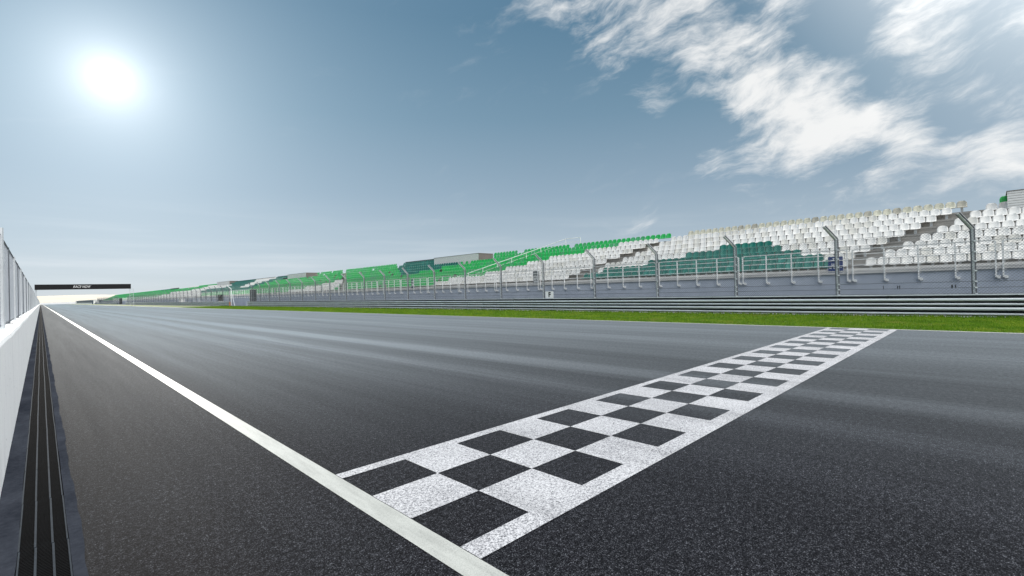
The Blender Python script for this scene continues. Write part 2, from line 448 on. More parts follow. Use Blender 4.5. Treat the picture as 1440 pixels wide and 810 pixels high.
M = {
    'asphalt': asphalt_material(),
    'chequer': chequer_paint(),
    'line': line_paint(),
    'white_wall': white_wall_material(),
    'kerb': concrete_material('dark_drain_concrete', (0.019, 0.022, 0.030), (0.055, 0.061, 0.076), (1, .6, 1), 0.0),
    'cast_iron': simple('black_cast_iron', (0.0035, 0.004, 0.005), 0.9, 0.0, 0.4, 8, spec=0.03),
    'grate_bar': simple('worn_grate_edge', (0.028, 0.037, 0.048), 0.8, 0.0, 0.3, 8, spec=0.05),
    'blue_wall': concrete_material('blue_grey_painted_wall', (0.38, 0.425, 0.51), (0.50, 0.545, 0.63), (1, .5, .5)),
    'concrete': concrete_material('pale_concrete', (0.48, 0.47, 0.46), (0.70, 0.69, 0.68)),
    'step': concrete_material('weathered_step_concrete', (0.20, 0.19, 0.175), (0.43, 0.42, 0.40), (1, .3, 8)),
    'dark_steel': simple('dark_steel', (0.02, 0.022, 0.025), 0.6, 0.2, 0.3),
    'galv': simple('galvanised_steel', (0.60, 0.63, 0.65), 0.5, 0.25, 0.16, 5),
    'armco': simple('armco_steel', (0.63, 0.67, 0.69), 0.45, 0.4, 0.18, 1.6, stretch=(1, .35, 2)),
    'wire': simple('fence_wire', (0.16, 0.175, 0.19), 0.5, 0.5, 0.15),
    'wire_pale': simple('pale_fence_wire', (0.36, 0.38, 0.41), 0.5, 0.0, 0.1),
    'post_pale': simple('pale_grey_post', (0.70, 0.72, 0.74), 0.5, 0.2, 0.10),
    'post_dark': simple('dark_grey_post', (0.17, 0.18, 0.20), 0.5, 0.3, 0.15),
    'rail_white': simple('white_painted_rail', (0.80, 0.81, 0.81), 0.45, 0.0, 0.05),
    'seat_W': simple('white_seat_plastic', (0.80, 0.79, 0.765), 0.45, 0, 0.05, 5, objvar=0.10),
    'seat_W2': simple('faded_white_seat_plastic', (0.70, 0.685, 0.64), 0.5, 0, 0.10, 5, objvar=0.10),
    'seat_G2': simple('faded_green_seat_plastic', (0.075, 0.44, 0.17), 0.5, 0, 0.14, 5, objvar=0.2),
    'seat_T2': simple('faded_teal_seat_plastic', (0.022, 0.22, 0.18), 0.5, 0, 0.14, 5, objvar=0.2),
    'seat_D2': simple('dusty_cream_seat_plastic', (0.46, 0.44, 0.37), 0.5, 0, 0.3, 7, objvar=0.2),
    'seat_D': simple('weathered_cream_seat_plastic', (0.60, 0.585, 0.48), 0.5, 0, 0.28, 7, objvar=0.12),
    'seat_G': simple('bright_green_seat_plastic', (0.022, 0.52, 0.115), 0.42, 0, 0.18, 5, objvar=0.25),
    'seat_T': simple('teal_seat_plastic', (0.008, 0.175, 0.135), 0.42, 0, 0.12, 5, objvar=0.25),
    'blade': grass_material('grass_blade', [(0.040, 0.110, 0.008), (0.115, 0.235, 0.012), (0.27, 0.33, 0.03)]),
    'turf': grass_material('turf', [(0.06, 0.11, 0.010), (0.11, 0.19, 0.012), (0.20, 0.24, 0.025)]),
    'field': concrete_material('dry_field', (0.17, 0.16, 0.11), (0.27, 0.25, 0.17), (.01, .01, .01)),
    'sand_hill': concrete_material('sandy_hillside', (0.46, 0.41, 0.33), (0.60, 0.53, 0.43), (.02, .02, .2)),
    'black': simple('black_banner', (0.006, 0.006, 0.007), 0.6, 0, 0.2, spec=0.3),
    'white': simple('white_sign_face', (0.82, 0.82, 0.82), 0.5, 0, 0.03),
    'blue_sign': simple('blue_sign_face', (0.020, 0.050, 0.20), 0.45, 0, 0.1),
    'grey_sign': simple('grey_sign_face', (0.20, 0.21, 0.22), 0.5, 0, 0.1),
    'navy_sign': simple('navy_sign_face', (0.035, 0.06, 0.10), 0.5, 0, 0.1),
    'slat_white': simple('pale_grey_slats', (0.74, 0.74, 0.73), 0.5, 0, 0.08),
    'panel_side': simple('grey_brown_panel', (0.17, 0.155, 0.14), 0.6, 0, 0.15),
    'orange': simple('rusty_end_plate', (0.35, 0.16, 0.09), 0.6, 0, 0.2),
}

# ------------------------------------------------------------------ the setting
def sheet(name, x0, x1, y0, y1, z, mat, nx=1, ny=1):
    b = MB()
    xs = np.linspace(x0, x1, nx + 1); ys = np.linspace(y0, y1, ny + 1)
    vs = [(x, y, z) for y in ys for x in xs]
    fs = [(j * (nx + 1) + i, j * (nx + 1) + i + 1, (j + 1) * (nx + 1) + i + 1, (j + 1) * (nx + 1) + i) for j in range(ny) for i in range(nx)]
    b.add(vs, fs)
    o = b.build(name, mat, fix=False)
    return tag(o, kind='structure')

sheet('ground', -4000, 4000, -1500, 6000, -0.012, M['field'])
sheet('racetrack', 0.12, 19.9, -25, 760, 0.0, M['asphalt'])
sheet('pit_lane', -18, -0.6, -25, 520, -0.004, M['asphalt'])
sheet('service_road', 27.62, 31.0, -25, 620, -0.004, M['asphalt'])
sheet('grass_verge', 19.9, 27.62, -25, 760, -0.004, M['turf'])
sheet('far_track', 0.12, 70, 760, 840, 0.0, M['asphalt'])

# painted lines
sheet('edge_line', 1.63, 1.80, -25, 760, 0.004, M['line'])
sheet('edge_line', 19.66, 19.86, -25, 700, 0.004, M['line'])

# start / finish chequers: three squares deep between two border strips
b = MB()
X0, PX = 1.805, 0.6157
Sg = [2.130, 2.323, 2.863, 3.405, 3.922, 4.050]
NX = 29
def quad(x0, x1, y0, y1): b.add([(x0, y0, .004), (x1, y0, .004), (x1, y1, .004), (x0, y1, .004)], [(0, 1, 2, 3)])
XE = X0 + NX * PX
quad(X0, XE, Sg[0], Sg[1]); quad(X0, XE, Sg[4], Sg[5])
for i in range(NX):
    for j in range(3):
        if (i + j) % 2 == 1:
            quad(X0 + i * PX, X0 + (i + 1) * PX, Sg[1 + j], Sg[2 + j])
fl = b.build('finish_line', M['chequer'], fix=False)
tag(fl, 'black and white chequered finish line painted across the asphalt', 'road marking', kind='structure')

# drain: two concrete strips with a row of grates between them
def wob(y, s): return 0.006 * math.sin(y * 2.1 + s) + 0.004 * math.sin(y * 5.7 + 2 * s) + 0.003 * math.sin(y * 13.1 + s)
def strip(name, xa, xb, wa, wb, z0, z1, y1=500):
    b = MB()
    ys = list(np.arange(-3, 40, 0.12)) + list(np.arange(40, y1, 6))
    vs, fs = [], []
    for i, y in enumerate(ys):
        l = xa + (wob(y, 1.0) * wa); r = xb + (wob(y, 4.0) * wb)
        vs += [(l, y, z0), (l, y, z1), (r, y, z1 + .002), (r, y, z0)]
        if i:
            o = (i - 1) * 4
            fs += [(o + k, o + k + 1, o + 5 + k, o + 4 + k) for k in range(3)]
    b.add(vs, fs)
    return tag(b.build(name, M['kerb']), kind='structure')
strip('drain_kerb', -0.26, -0.124, 0, 0.4, -0.03, 0.008)
strip('drain_kerb', 0.114, 0.178, 0.2, 0.9, -0.03, 0.008)
sheet('drain_bed', -0.13, 0.125, -3, 500, -0.010, M['cast_iron'])

def grate():
    root = empty('drain_grate', (0, 0, 0), 'black slotted iron grate in the drain along the white wall', 'drain grate', 'grates laid end to end in the drain')
    f = MB()
    for x, w in ((-0.118, .008), (-0.044, .011), (0.036, .011), (0.106, .008)):
        f.box(x - w / 2, x + w / 2, 0.006, 0.994, -0.008, 0.010)
    f.build('frame', M['grate_bar'], root)
    s = MB()
    n = 44
    for i in range(n):
        y = (i + 0.5) / n
        for a, c in ((-0.1135, -0.050), (-0.038, 0.030), (0.042, 0.1015)):
            s.box(a, c, y - 0.0062, y + 0.0062, -0.008, 0.004)
    s.build('slot_bars', M['cast_iron'], root)
    return root
g0 = grate()
ys = [y + 0.31 for y in range(2, 118)]
for i, y in enumerate(ys):
    if i == 0:
        g = g0
    else:
        g = dup(g0)
        for ch in g0.children: dup(ch, g)
    g.location = (random.uniform(-.0015, .0015), y, 0)
    g.rotation_euler.z = random.uniform(-.0025, .0025)

# ------------------------------------------------------------------ pit wall and its fence
def wall_block(y0, y1, zt, label):
    b = MB()
    prof = [(-0.66, -0.01), (-0.25, -0.01), (-0.252, 0.4), (-0.256, zt - 0.05), (-0.27, zt - 0.014), (-0.30, zt), (-0.62, zt), (-0.66, zt - 0.03)]
    ys = list(np.arange(y0, min(y1, 40), 0.5)) + ([y1] if y1 <= 40 else list(np.arange(40, y1, 10)) + [y1])
    b.extrude_y(prof, ys)
    o = b.build('pit_wall', M['white_wall'])
    # slight casting waves on the face and top
    for v in o.data.vertices:
        v.co.x += 0.004 * math.sin(v.co.y * 1.7) if v.co.z > 0.1 else 0
        v.co.z += 0.005 * math.sin(v.co.y * 0.9 + 1) if v.co.z > 0.9 else 0
    return tag(o, label, 'wall', 'lengths of the white pit wall')
wall_block(-6, 7.985, 1.222, 'short near length of white concrete wall, ending at the joint beside the drain')
wall_block(8.0, 445, 1.212, 'long white concrete wall carrying wire fence, running away beside the drain')

ZT, ZB = 2.56, 1.212
fence = empty('chain_link_fence', (-0.41, 10, ZB), 'grey chain link fence standing on top of the white wall', 'fence')
def child_off(o, root):
    for v in o.data.vertices: v.co -= Vector(root.location)
    return o
ys = [10.0 + 2.42 * k for k in range(-4, 86)]
for k, y in enumerate(ys):
    big = (k - 4) % 2 == 0
    b = MB()
    r = 0.045 if k == 4 else (0.034 if big else 0.022)
    b.tube([(-0.41, y, ZB - .004), (-0.41, y, ZT + (0.10 if k == 4 else 0.02))], r, 8)
    b.box(-0.47, -0.35, y - .06, y + .06, ZB - .002, ZB + .012)
    child_off(b.build('post', M['post_pale'] if big else M['post_dark'], fence, smooth=False), fence)
b = MB()
b.tube([(-0.41, -1, ZT), (-0.41, 440, ZT)], 0.018, 6); b.tube([(-0.41, -1, ZB + .05), (-0.41, 440, ZB + .05)], 0.010, 6)
child_off(b.build('top_rail', M['post_dark'], fence), fence)

def wires(b, X, y0, y1, z0, z1, pitch, r, lean=1.0):
    """two layers of straight wires crossing in diamonds"""
    h = z1 - z0
    for sgn, xo in ((1, 0.004), (-1, -0.004)):
        n0 = int((y0 - h * lean) / pitch); n1 = int((y1 + h * lean) / pitch)
        for i in range(n0, n1 + 1):
            ya = i * pitch; yb = ya + sgn * h * lean
            ta, tb = 0.0, 1.0
            if ya == yb: continue
            # clip to [y0, y1]
            t0 = (y0 - ya) / (yb - ya); t1 = (y1 - ya) / (yb - ya)
            lo_, hi_ = max(0, min(t0, t1)), min(1, max(t0, t1))
            if hi_ - lo_ < 1e-3: continue
            pa = (ya + (yb - ya) * lo_, z0 + h * lo_); pb = (ya + (yb - ya) * hi_, z0 + h * hi_)
            d = Vector((0, pb[0] - pa[0], pb[1] - pa[1])).normalized()
            nrm = Vector((0, -d.z, d.y)) * r
            vs = []
            for q in (pa, pb):
                vs += [(X + xo - r, q[0], q[1]), (X + xo + r * .7, q[0] + nrm.y, q[1] + nrm.z), (X + xo + r * .7, q[0] - nrm.y, q[1] - nrm.z)]
            b.add(vs, [(0, 1, 4, 3), (1, 2, 5, 4), (2, 0, 3, 5)])
b = MB()
wires(b, -0.41, -1, 60, ZB + .03, ZT, 0.06, 0.0034)
wires(b, -0.41, 60, 440, ZB + .03, ZT, 0.30, 0.015)
child_off(b.build('wire_mesh', M['wire_pale'], fence, fix=False), fence)

# ------------------------------------------------------------------ crash barriers on the far side
BX = 27.55
def crash_barrier(y0, y1, label, cap=True):
    root = empty('crash_barrier', (BX, y0, 0), label, 'crash barrier', 'steel barriers along the grass')
    for z1, z0 in ((.805, .672), (.600, .500), (.425, .285), (.190, .098)):       # pressed rails with open gaps between them
        b = MB()
        h = z1 - z0
        front = [(BX + .03, z1 - .004), (BX - .045, z1 - .012), (BX - .072, z1 - h * .38), (BX - .074, z0 + h * .34), (BX - .052, z0 + .012), (BX + .03, z0)]
        out = front + [(x + 0.006, z) for x, z in reversed(front)]
        y = y0; k = 0
        while y < y1 - .1:                                                      # lapped 4 m lengths, every other one a few mm proud
            e = min(y + 4.0, y1)
            off = 0.004 if k % 2 else 0
            b.extrude_y([(x - off, z) for x, z in out], [y, e + (0.28 if off and e < y1 else 0)])
            y = e; k += 1
        child_off(b.build('rail', M['armco'], root), root)
    b = MB()
    b.extrude_y([(BX - .06, .925), (BX - .06, .955), (BX + .06, .965), (BX + .06, .925)], [y0, y1])
    child_off(b.build('top_rail', M['armco'], root), root)
    b = MB(); b.box(BX + .132, BX + .145, y0, y1, .06, .915)  # added dark plate in place of the shade between the rails
    child_off(b.build('shade_plate', M['dark_steel'], root), root)
    n = int((y1 - y0) / 2) + 1
    for i in range(min(n, 98)):
        y = y0 + 0.15 + i * (y1 - y0 - .3) / max(1, min(n, 98) - 1)
        b = MB()
        b.box(BX + .04, BX + .13, y - .05, y + .05, -0.01, 0.925)
        child_off(b.build('post', M['dark_steel'], root), root)
    b = MB()
    y = y0
    while y < y1 - 0.5:                         # bolts at the laps
        for z in (.655, .27):
            for yy in (y + .08, y + .2): b.box(BX - .07, BX - .045, yy - .03, yy + .03, z - .025, z + .01)
        y += 4.0
    child_off(b.build('bolts', M['dark_steel'], root), root)
    b = MB()
    b.box(BX - .16, BX + .2, y0, y1, -0.02, 0.035)
    child_off(b.build('footing', M['concrete'], root), root)
    return root
crash_barrier(-9, 98.5, 'long steel crash barrier beside the grass, nearest to the finish line')
crash_barrier(110, 279, 'low distant steel barrier beyond the gap, under dark fence posts')
crash_barrier(310, 455, 'farthest short steel barrier, right of the white cabin')
b = MB(); b.box(BX - .14, BX + .1, 109.8, 110.0, .0, .9)
tag(b.build('end_plate', M['orange']), 'rusty brown plate closing the end of the second barrier', 'plate')

# ------------------------------------------------------------------ debris fences
FX = 28.0
ZBEND = 3.73
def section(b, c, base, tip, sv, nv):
    """a bright front channel between two side irons painted dark as shade"""
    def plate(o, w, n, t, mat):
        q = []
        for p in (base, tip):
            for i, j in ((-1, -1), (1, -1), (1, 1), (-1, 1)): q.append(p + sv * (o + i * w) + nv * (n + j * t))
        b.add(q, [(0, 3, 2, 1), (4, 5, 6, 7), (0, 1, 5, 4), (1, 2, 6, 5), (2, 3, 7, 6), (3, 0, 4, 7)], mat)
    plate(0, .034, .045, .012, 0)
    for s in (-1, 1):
        plate(s * .060, .026, .0, .006, 1)  # shade on the post's sides put into a darker material
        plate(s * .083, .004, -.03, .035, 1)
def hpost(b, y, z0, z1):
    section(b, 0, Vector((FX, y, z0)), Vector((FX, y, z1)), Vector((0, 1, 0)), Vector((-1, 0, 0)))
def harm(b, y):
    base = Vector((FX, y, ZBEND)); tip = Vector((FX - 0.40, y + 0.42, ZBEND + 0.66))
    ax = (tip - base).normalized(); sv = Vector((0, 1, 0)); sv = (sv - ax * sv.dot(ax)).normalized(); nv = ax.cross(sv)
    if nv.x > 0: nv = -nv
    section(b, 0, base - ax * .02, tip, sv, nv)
def debris_fence(y0, n, step, label, pitch, wr, mat='galv', first=None):
    root = empty('debris_fence', (FX, y0, 0), label, 'fence', 'wire fences behind the crash barriers')
    ysp = [y0 + step * i for i in range(n)]
    for y in ysp:
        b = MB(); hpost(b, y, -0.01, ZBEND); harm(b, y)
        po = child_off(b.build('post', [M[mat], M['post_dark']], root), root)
        c = MB()
        for z in (0.98, 1.24, 1.50, 1.95, 2.35, 2.75, 3.2): c.box(FX - .105, FX - .074, y - .11, y - .03, z - .03, z + .03)
        co = child_off(c.build('cable_clamps', M['post_pale'] if mat == 'galv' else M['dark_steel'], po), root)
    b = MB()
    for z in (0.98, 1.24, 1.50, 1.95, 2.35, 2.75, 3.2, 3.68):
        b.tube([(FX - .085, ysp[0], z), (FX - .085, ysp[-1], z)], 0.012 if z < 1.6 else .007, 5)
    child_off(b.build('cables', M['wire'], root), root)
    b = MB(); wires(b, FX - .09, ysp[0], ysp[-1], 0.93, 3.7, pitch, wr)
    child_off(b.build('wire_mesh', M['wire'], root, fix=False), root)
    return root
debris_fence(0.455 - 4.842 * 2, 23, 4.842, 'galvanised wire debris fence with bent posts behind the nearest barrier', 0.12, 0.0040)
debris_fence(112.0, 34, 4.95, 'distant wire fence with dark bent posts beyond the first gap', 0.6, 0.009, 'post_dark')
debris_fence(310.0, 24, 5.5, 'farthest wire fence with dark posts before the white cabin', 1.2, 0.014, 'post_dark')
# the white brace frame that ends the second fence
br = empty('fence_brace', (FX, 111, 0), 'white bent tubular frame at the end of the second fence', 'frame')
b = MB(); b.tube([(FX, 110.6, 0), (FX, 110.6, 3.6), (FX - .5, 111.8, 4.3)], 0.07, 6); child_off(b.build('upright', M['rail_white'], br), br)
b = MB(); b.tube([(FX + .1, 108.6, 0), (FX, 110.3, 2.9)], 0.045, 6); child_off(b.build('brace', M['galv'], br), br)
# closing panels where the fences stop
for yy, lab in ((98.2, 'dark grey gate leaf closing the end of the near fence'), (307.5, 'dark gate leaf beside the white gap of the far fence')):
    gr = empty('fence_gate', (FX, yy, 0), lab, 'gate')
    b = MB()
    for dx in (0, .55, 1.1): b.tube([(FX + dx, yy, 0), (FX + dx, yy, 3.2)], .06, 6)
    for z in (.1, 1.6, 3.15): b.tube([(FX, yy, z), (FX + 1.1, yy, z)], .05, 6)
    child_off(b.build('frame', M['post_dark'], gr), gr)
    b = MB(); b.box(FX + .05, FX + 1.05, yy - .02, yy + .02, .15, 3.1); child_off(b.build('infill', M['dark_steel'], gr), gr)

# ------------------------------------------------------------------ letters
def text(body, size, loc, rot, mat, parent=None, name='lettering', shear=0.0, extrude=0.004, bold=0.0, space=1.0):
    cu = bpy.data.curves.new(name, 'FONT')
    cu.body = body; cu.size = size; cu.align_x = 'CENTER'; cu.align_y = 'CENTER'
    cu.shear = shear; cu.extrude = extrude; cu.offset = bold; cu.space_character = space
    tmp = bpy.data.objects.new(name, cu)
    me = bpy.data.meshes.new_from_object(tmp)
    bpy.data.objects.remove(tmp)
    me.name = name
    me.materials.clear(); me.materials.append(mat)
    o = bpy.data.objects.new(name, me)
    COL.objects.link(o)
    o.rotation_euler = rot
    if parent:
        o.parent = parent; o.location = Vector(loc) - Vector(parent.location)
    else: o.location = loc
    return o
FACE = (R(90), 0, R(-90))       # faces the track

sg = empty('letter_board', (27.9, 23.9, 0.93), 'small white board with a black letter F on the barrier', 'sign')
b = MB(); b.box(27.80, 27.83, 23.52, 24.30, 0.97, 1.50); child_off(b.build('board', M['white'], sg), sg)
b = MB(); b.box(27.84, 27.90, 23.6, 23.66, 0.90, 1.45); b.box(27.84, 27.90, 24.16, 24.22, 0.90, 1.45); child_off(b.build('bracket', M['galv'], sg), sg)
text('F', 0.50, (27.79, 23.88, 1.23), FACE, M['black'], sg, 'letter', bold=0.018)

# ------------------------------------------------------------------ grandstand
NR = 9
TR, RI = 0.85, 0.42
Lr = lambda r: 32.0 + TR * r            # line of the seat backs, row 0 lowest
Tz = lambda r: 2.18 + RI * r            # tread height
GY0, GY1 = -9.0, 452.0
stand = empty('grandstand', (31, 0, 0), 'long open concrete grandstand with a blue grey front wall behind the fence', 'grandstand')
b = MB()
prof = [(31.03, -0.01), (31.03, 2.04)]
ext = [(31.38, 2.04), (31.38, 2.18)]
for r in range(NR):
    x1 = Lr(r) + 0.23
    ext += [(x1, Tz(r))]
    if r < NR - 1:
        ext += [(x1, Tz(r) + RI - .10), (x1 - .035, Tz(r) + RI - .10), (x1 - .035, Tz(r + 1))]
back = [(39.2, Tz(NR - 1)), (39.2, Tz(NR - 1) - .45), (31.6, 1.6), (31.6, -0.01)]
b.extrude_y(prof[:0] + ext + back, [GY0, GY1])
child_off(b.build('terrace', M['step'], stand), stand)
b = MB(); b.box(31.03, 31.37, GY0, GY1, -0.01, 2.045); child_off(b.build('front_wall', M['blue_wall'], stand), stand)
b = MB()
b.extrude_y([(30.93, 2.05), (30.93, 2.14), (30.955, 2.145), (30.955, 2.16), (30.93, 2.165), (30.93, 2.235), (31.05, 2.24), (31.05, 2.335), (31.30, 2.34), (31.30, 2.20), (31.376, 2.19), (31.376, 2.05)], [GY0, GY1])
child_off(b.build('parapet', M['concrete'], stand), stand)
b = MB(); b.box(39.21, 39.27, GY0, GY1, Tz(8) - .55, Tz(8) + .10); child_off(b.build('shade_strip', M['dark_steel'], stand), stand)  # added dark strip standing for the shaded riser of the back row
b = MB()
y = GY0 + 2
while y < GY1 - 1:
    b.box(38.7, 39.15, y - .2, y + .2, -0.01, Tz(8) - .5); y += 6
o = child_off(b.build('columns', M['concrete'], stand), stand); o['kind'] = 'stuff'
b = MB()
for y, w in ((3.88, .015), (3.30, .02), (3.22, .02), (1.26, .03), (1.14, .02)): b.box(31.026, 31.03, y - w, y + w, 1.18, 1.36)
child_off(b.build('wall_marks', M['dark_steel'], stand), stand)

# ------------------------------------------------------------------ seats
def shell_grid(fn, nu, nv, th):
    """a thin curved shell: fn(u, v) -> (point, normal)"""
    fr, bk = [], []
    for j in range(nv + 1):
        for i in range(nu + 1):
            p, n = fn(i / nu * 2 - 1, j / nv)
            fr.append(Vector(p)); bk.append(Vector(p) + Vector(n) * th)
    N = len(fr); w = nu + 1
    fs = []
    for j in range(nv):
        for i in range(nu):
            a = j * w + i
            fs.append((a, a + 1, a + w + 1, a + w)); fs.append((N + a, N + a + w, N + a + w + 1, N + a + 1))
    edge = [i for i in range(w)] + [j * w + nu for j in range(1, nv + 1)] + [nv * w + i for i in range(nu - 1, -1, -1)] + [j * w for j in range(nv - 1, 0, -1)]
    for k in range(len(edge)):
        a, c = edge[k], edge[(k + 1) % len(edge)]
        fs.append((a, N + a, N + c, c))
    return fr + bk, fs
def back_fn(u, v):
    z = 0.31 + 0.43 * v
    hw = (0.229 + .008 * min(1, v / .4)) if v < .4 else 0.237 * math.sqrt(max(0.0, 1 - (0.90 * (v - .4) / .6) ** 2.7))
    x = 0.02 + 0.085 * v - 0.075 * u * u * (1 - .3 * v) - (0.03 * (1 - v) ** 2) * 2
    zz = z - 0.012 * u * u * v
    return (x, u * hw, zz), (1, 0, 0)
def pan_fn(u, v):
    x = 0.0 - 0.42 * v
    z = 0.325 + 0.015 * v + 0.02 * u * u - (0.045 * max(0, (v - .8) / .2) ** 2)
    return (x, u * (0.242 - .015 * v * v), z), (0, 0, -1)
def seat_meshes(col, nu=6, nv=6):
    out = {}
    for nm, fn in (('backrest', back_fn), ('seat_pan', pan_fn)):
        vs, fs = shell_grid(fn, nu, nv, 0.016)
        me = bpy.data.meshes.new(nm)
        me.from_pydata(vs, [], fs); me.materials.append(M['seat_' + col])
        bm = bmesh.new(); bm.from_mesh(me); bmesh.ops.recalc_face_normals(bm, faces=bm.faces); bm.to_mesh(me); bm.free()
        me.polygons.foreach_set('use_smooth', [True] * len(me.polygons))
        out[nm] = me
    q = MB()
    q.box(-.10, -.04, -.06, .06, 0.0, .315)
    me = bpy.data.meshes.new('bracket'); me.from_pydata(q.v, [], q.f); me.materials.append(M['galv'])
    out['bracket'] = me
    return out
SEATM = {c: seat_meshes(c) for c in ('W', 'T', 'G', 'D', 'W2', 'T2', 'G2', 'D2')}

SEGMENTS = [
    [(-7.50, 4.74, 'W'), (5.54, 5.94, 'W'), (6.21, 23.91, 'T'), (25.26, 44.88, 'W'), (44.88, 66.82, 'G'), (69.41, 70.88, 'G'), (70.88, 90.06, 'W'), (90.06, 155.86, 'G'), (155.86, 193.80, 'W'), (193.80, 264.80, 'W'), (264.80, 479.23, 'G')],
    [(-7.50, 4.03, 'W'), (5.35, 6.69, 'W'), (6.69, 22.29, 'T'), (22.29, 22.93, 'W'), (24.68, 43.04, 'W'), (43.04, 68.57, 'G'), (70.74, 71.23, 'G'), (71.23, 84.05, 'W'), (84.05, 159.97, 'G'), (159.97, 198.91, 'W'), (198.91, 231.19, 'W'), (231.19, 491.88, 'G')],
    [(-7.50, 3.33, 'W'), (4.74, 8.29, 'W'), (8.29, 18.95, 'T'), (18.95, 22.51, 'W'), (23.87, 37.81, 'W'), (37.81, 70.33, 'G'), (71.80, 79.53, 'W'), (79.53, 118.89, 'G'), (118.89, 164.08, 'T'), (164.08, 204.02, 'W'), (204.02, 227.63, 'W'), (227.63, 504.53, 'G')],
    [(-7.50, 2.66, 'W'), (4.06, 9.64, 'W'), (9.64, 16.21, 'T'), (16.21, 21.79, 'W'), (23.13, 35.51, 'W'), (35.51, 72.09, 'G'), (73.34, 76.47, 'W'), (76.47, 118.22, 'G'), (118.22, 138.37, 'T'), (138.37, 168.18, 'T'), (168.18, 218.54, 'W'), (218.54, 517.17, 'G')],
    [(-7.50, 2.00, 'W'), (3.37, 10.40, 'W'), (10.40, 13.99, 'T'), (13.99, 21.01, 'W'), (22.32, 33.14, 'W'), (33.14, 52.76, 'G'), (52.76, 57.46, 'T'), (57.46, 73.84, 'G'), (75.12, 118.54, 'G'), (118.54, 124.84, 'T'), (124.84, 131.67, 'W'), (131.67, 166.06, 'T'), (166.06, 221.05, 'W'), (221.05, 529.82, 'G')],
    [(-7.50, 1.32, 'W'), (2.71, 20.22, 'W'), (21.57, 31.27, 'W'), (31.27, 49.22, 'G'), (49.22, 59.01, 'T'), (59.01, 75.60, 'G'), (76.91, 116.37, 'G'), (116.37, 123.46, 'T'), (123.46, 130.66, 'W'), (130.66, 147.91, 'T'), (147.91, 189.37, 'W'), (189.37, 542.47, 'G')],
    [(-7.50, 0.70, 'W'), (2.07, 19.49, 'W'), (20.82, 27.39, 'W'), (27.39, 46.22, 'G'), (46.22, 60.57, 'T'), (60.57, 77.35, 'G'), (78.70, 113.35, 'G'), (113.35, 121.08, 'T'), (121.08, 129.65, 'W'), (129.65, 145.75, 'T'), (145.75, 178.60, 'W'), (178.60, 555.12, 'G')],
    [(-7.50, 0.06, 'W'), (1.43, 18.82, 'W'), (20.06, 24.12, 'W'), (24.12, 41.13, 'G'), (52.95, 61.95, 'T'), (62.34, 79.11, 'G'), (80.48, 91.10, 'G'), (109.61, 118.80, 'T'), (118.80, 129.20, 'W'), (129.20, 153.33, 'T'), (153.33, 176.10, 'W'), (176.10, 567.76, 'G')],
    [(-1.0, -0.5, 'G'), (0.79, 17.84, 'D'), (19.30, 29.88, 'G'), (30.44, 37.16, 'G'), (37.95, 42.04, 'G'), (54.12, 62.12, 'T'), (63.93, 80.86, 'G'), (82.27, 93.12, 'G'), (109.02, 116.60, 'T'), (116.60, 130.95, 'W'), (130.95, 162.87, 'T'), (162.87, 191.78, 'G'), (191.78, 208.40, 'W'), (242.14, 265.40, 'T'), (265.40, 580.41, 'G')],
]
P = 0.5
seats = []                                # (row, y, colour)
for r, row in enumerate(SEGMENTS):
    run = []
    for a, c, k in row:                   # join touching runs so the pitch stays even across a change of colour
        if run and abs(run[-1][-1][1] - a) < 0.02: run[-1].append((a, c, k))
        else: run.append([(a, c, k)])
    for rn in run:
        a, e = rn[0][0], min(rn[-1][1], GY1 - .5)
        n = max(1, int(round((e - a) / P)))
        if a < -7: start = e - n * P
        else: start = a
        for i in range(n):
            y = start + (i + .5) * P
            k = next((q for (s0, s1, q) in rn if s0 <= y <= s1), rn[-1][2])
            if y > GY1 - .4: continue
            if y > 40 and k == 'G' and random.random() < 0.035: continue      # a seat missing here and there
            seats.append((r, y, k))

ORD = ['', 'first', 'second', 'third', 'fourth', 'fifth', 'sixth', 'seventh', 'eighth', 'ninth', 'tenth', 'eleventh', 'twelfth', 'thirteenth', 'fourteenth',
       'fifteenth', 'sixteenth', 'seventeenth', 'eighteenth', 'nineteenth', 'twentieth']
TENS = {2: 'twenty', 3: 'thirty', 4: 'forty'}
def ordinal(n):
    if n <= 20: return ORD[n]
    t, u = divmod(n, 10)
    return TENS[t] + '-' + ORD[u] if u else TENS[t].replace('ty', 'tieth')
COLW = {'W': 'white', 'T': 'teal', 'G': 'green', 'D': 'weathered cream'}
rowname = ['front row'] + [ORD[k] + ' row' for k in range(2, 9)] + ['back row']
AISLE_A = lambda r: 5.05 - 0.67 * r if r else 5.1      # middle of the nearer flight of bare steps in each row
cand = sorted([s for s in seats if px(Lr(s[0]), s[1], Tz(s[0]) + .6) < 1452], key=lambda s: Lr(s[0]) ** 2 + s[1] ** 2)[:298]
near = set(cand)
rank = {}
for r in range(NR):
    edge = AISLE_A(r)
    lft = sorted([s for s in seats if s[0] == r and s[1] > edge], key=lambda s: s[1])
    rgt = sorted([s for s in seats if s[0] == r and s[1] <= edge], key=lambda s: -s[1])
    for i, s in enumerate(lft): rank[s] = (i + 1, 'left')
    for i, s in enumerate(rgt): rank[s] = (i + 1, 'right')
for s in cand:
    r, y, k = s
    n, side = rank[s]
    root = empty('stadium_seat', (Lr(r), y, Tz(r)), '%s stadium seat in the %s, %s seat %s of the nearest bare steps' % (COLW[k], rowname[r], ordinal(n), side),
                 'seat', COLW[k] + ' seats in the grandstand')
    root.rotation_euler.z = random.uniform(-.05, .05)
    root.rotation_euler.y = random.uniform(-.02, .02)
    for nm, me in SEATM[k + ('2' if random.random() < .18 else '')].items():
        o = bpy.data.objects.new(nm, me); COL.objects.link(o); o.parent = root

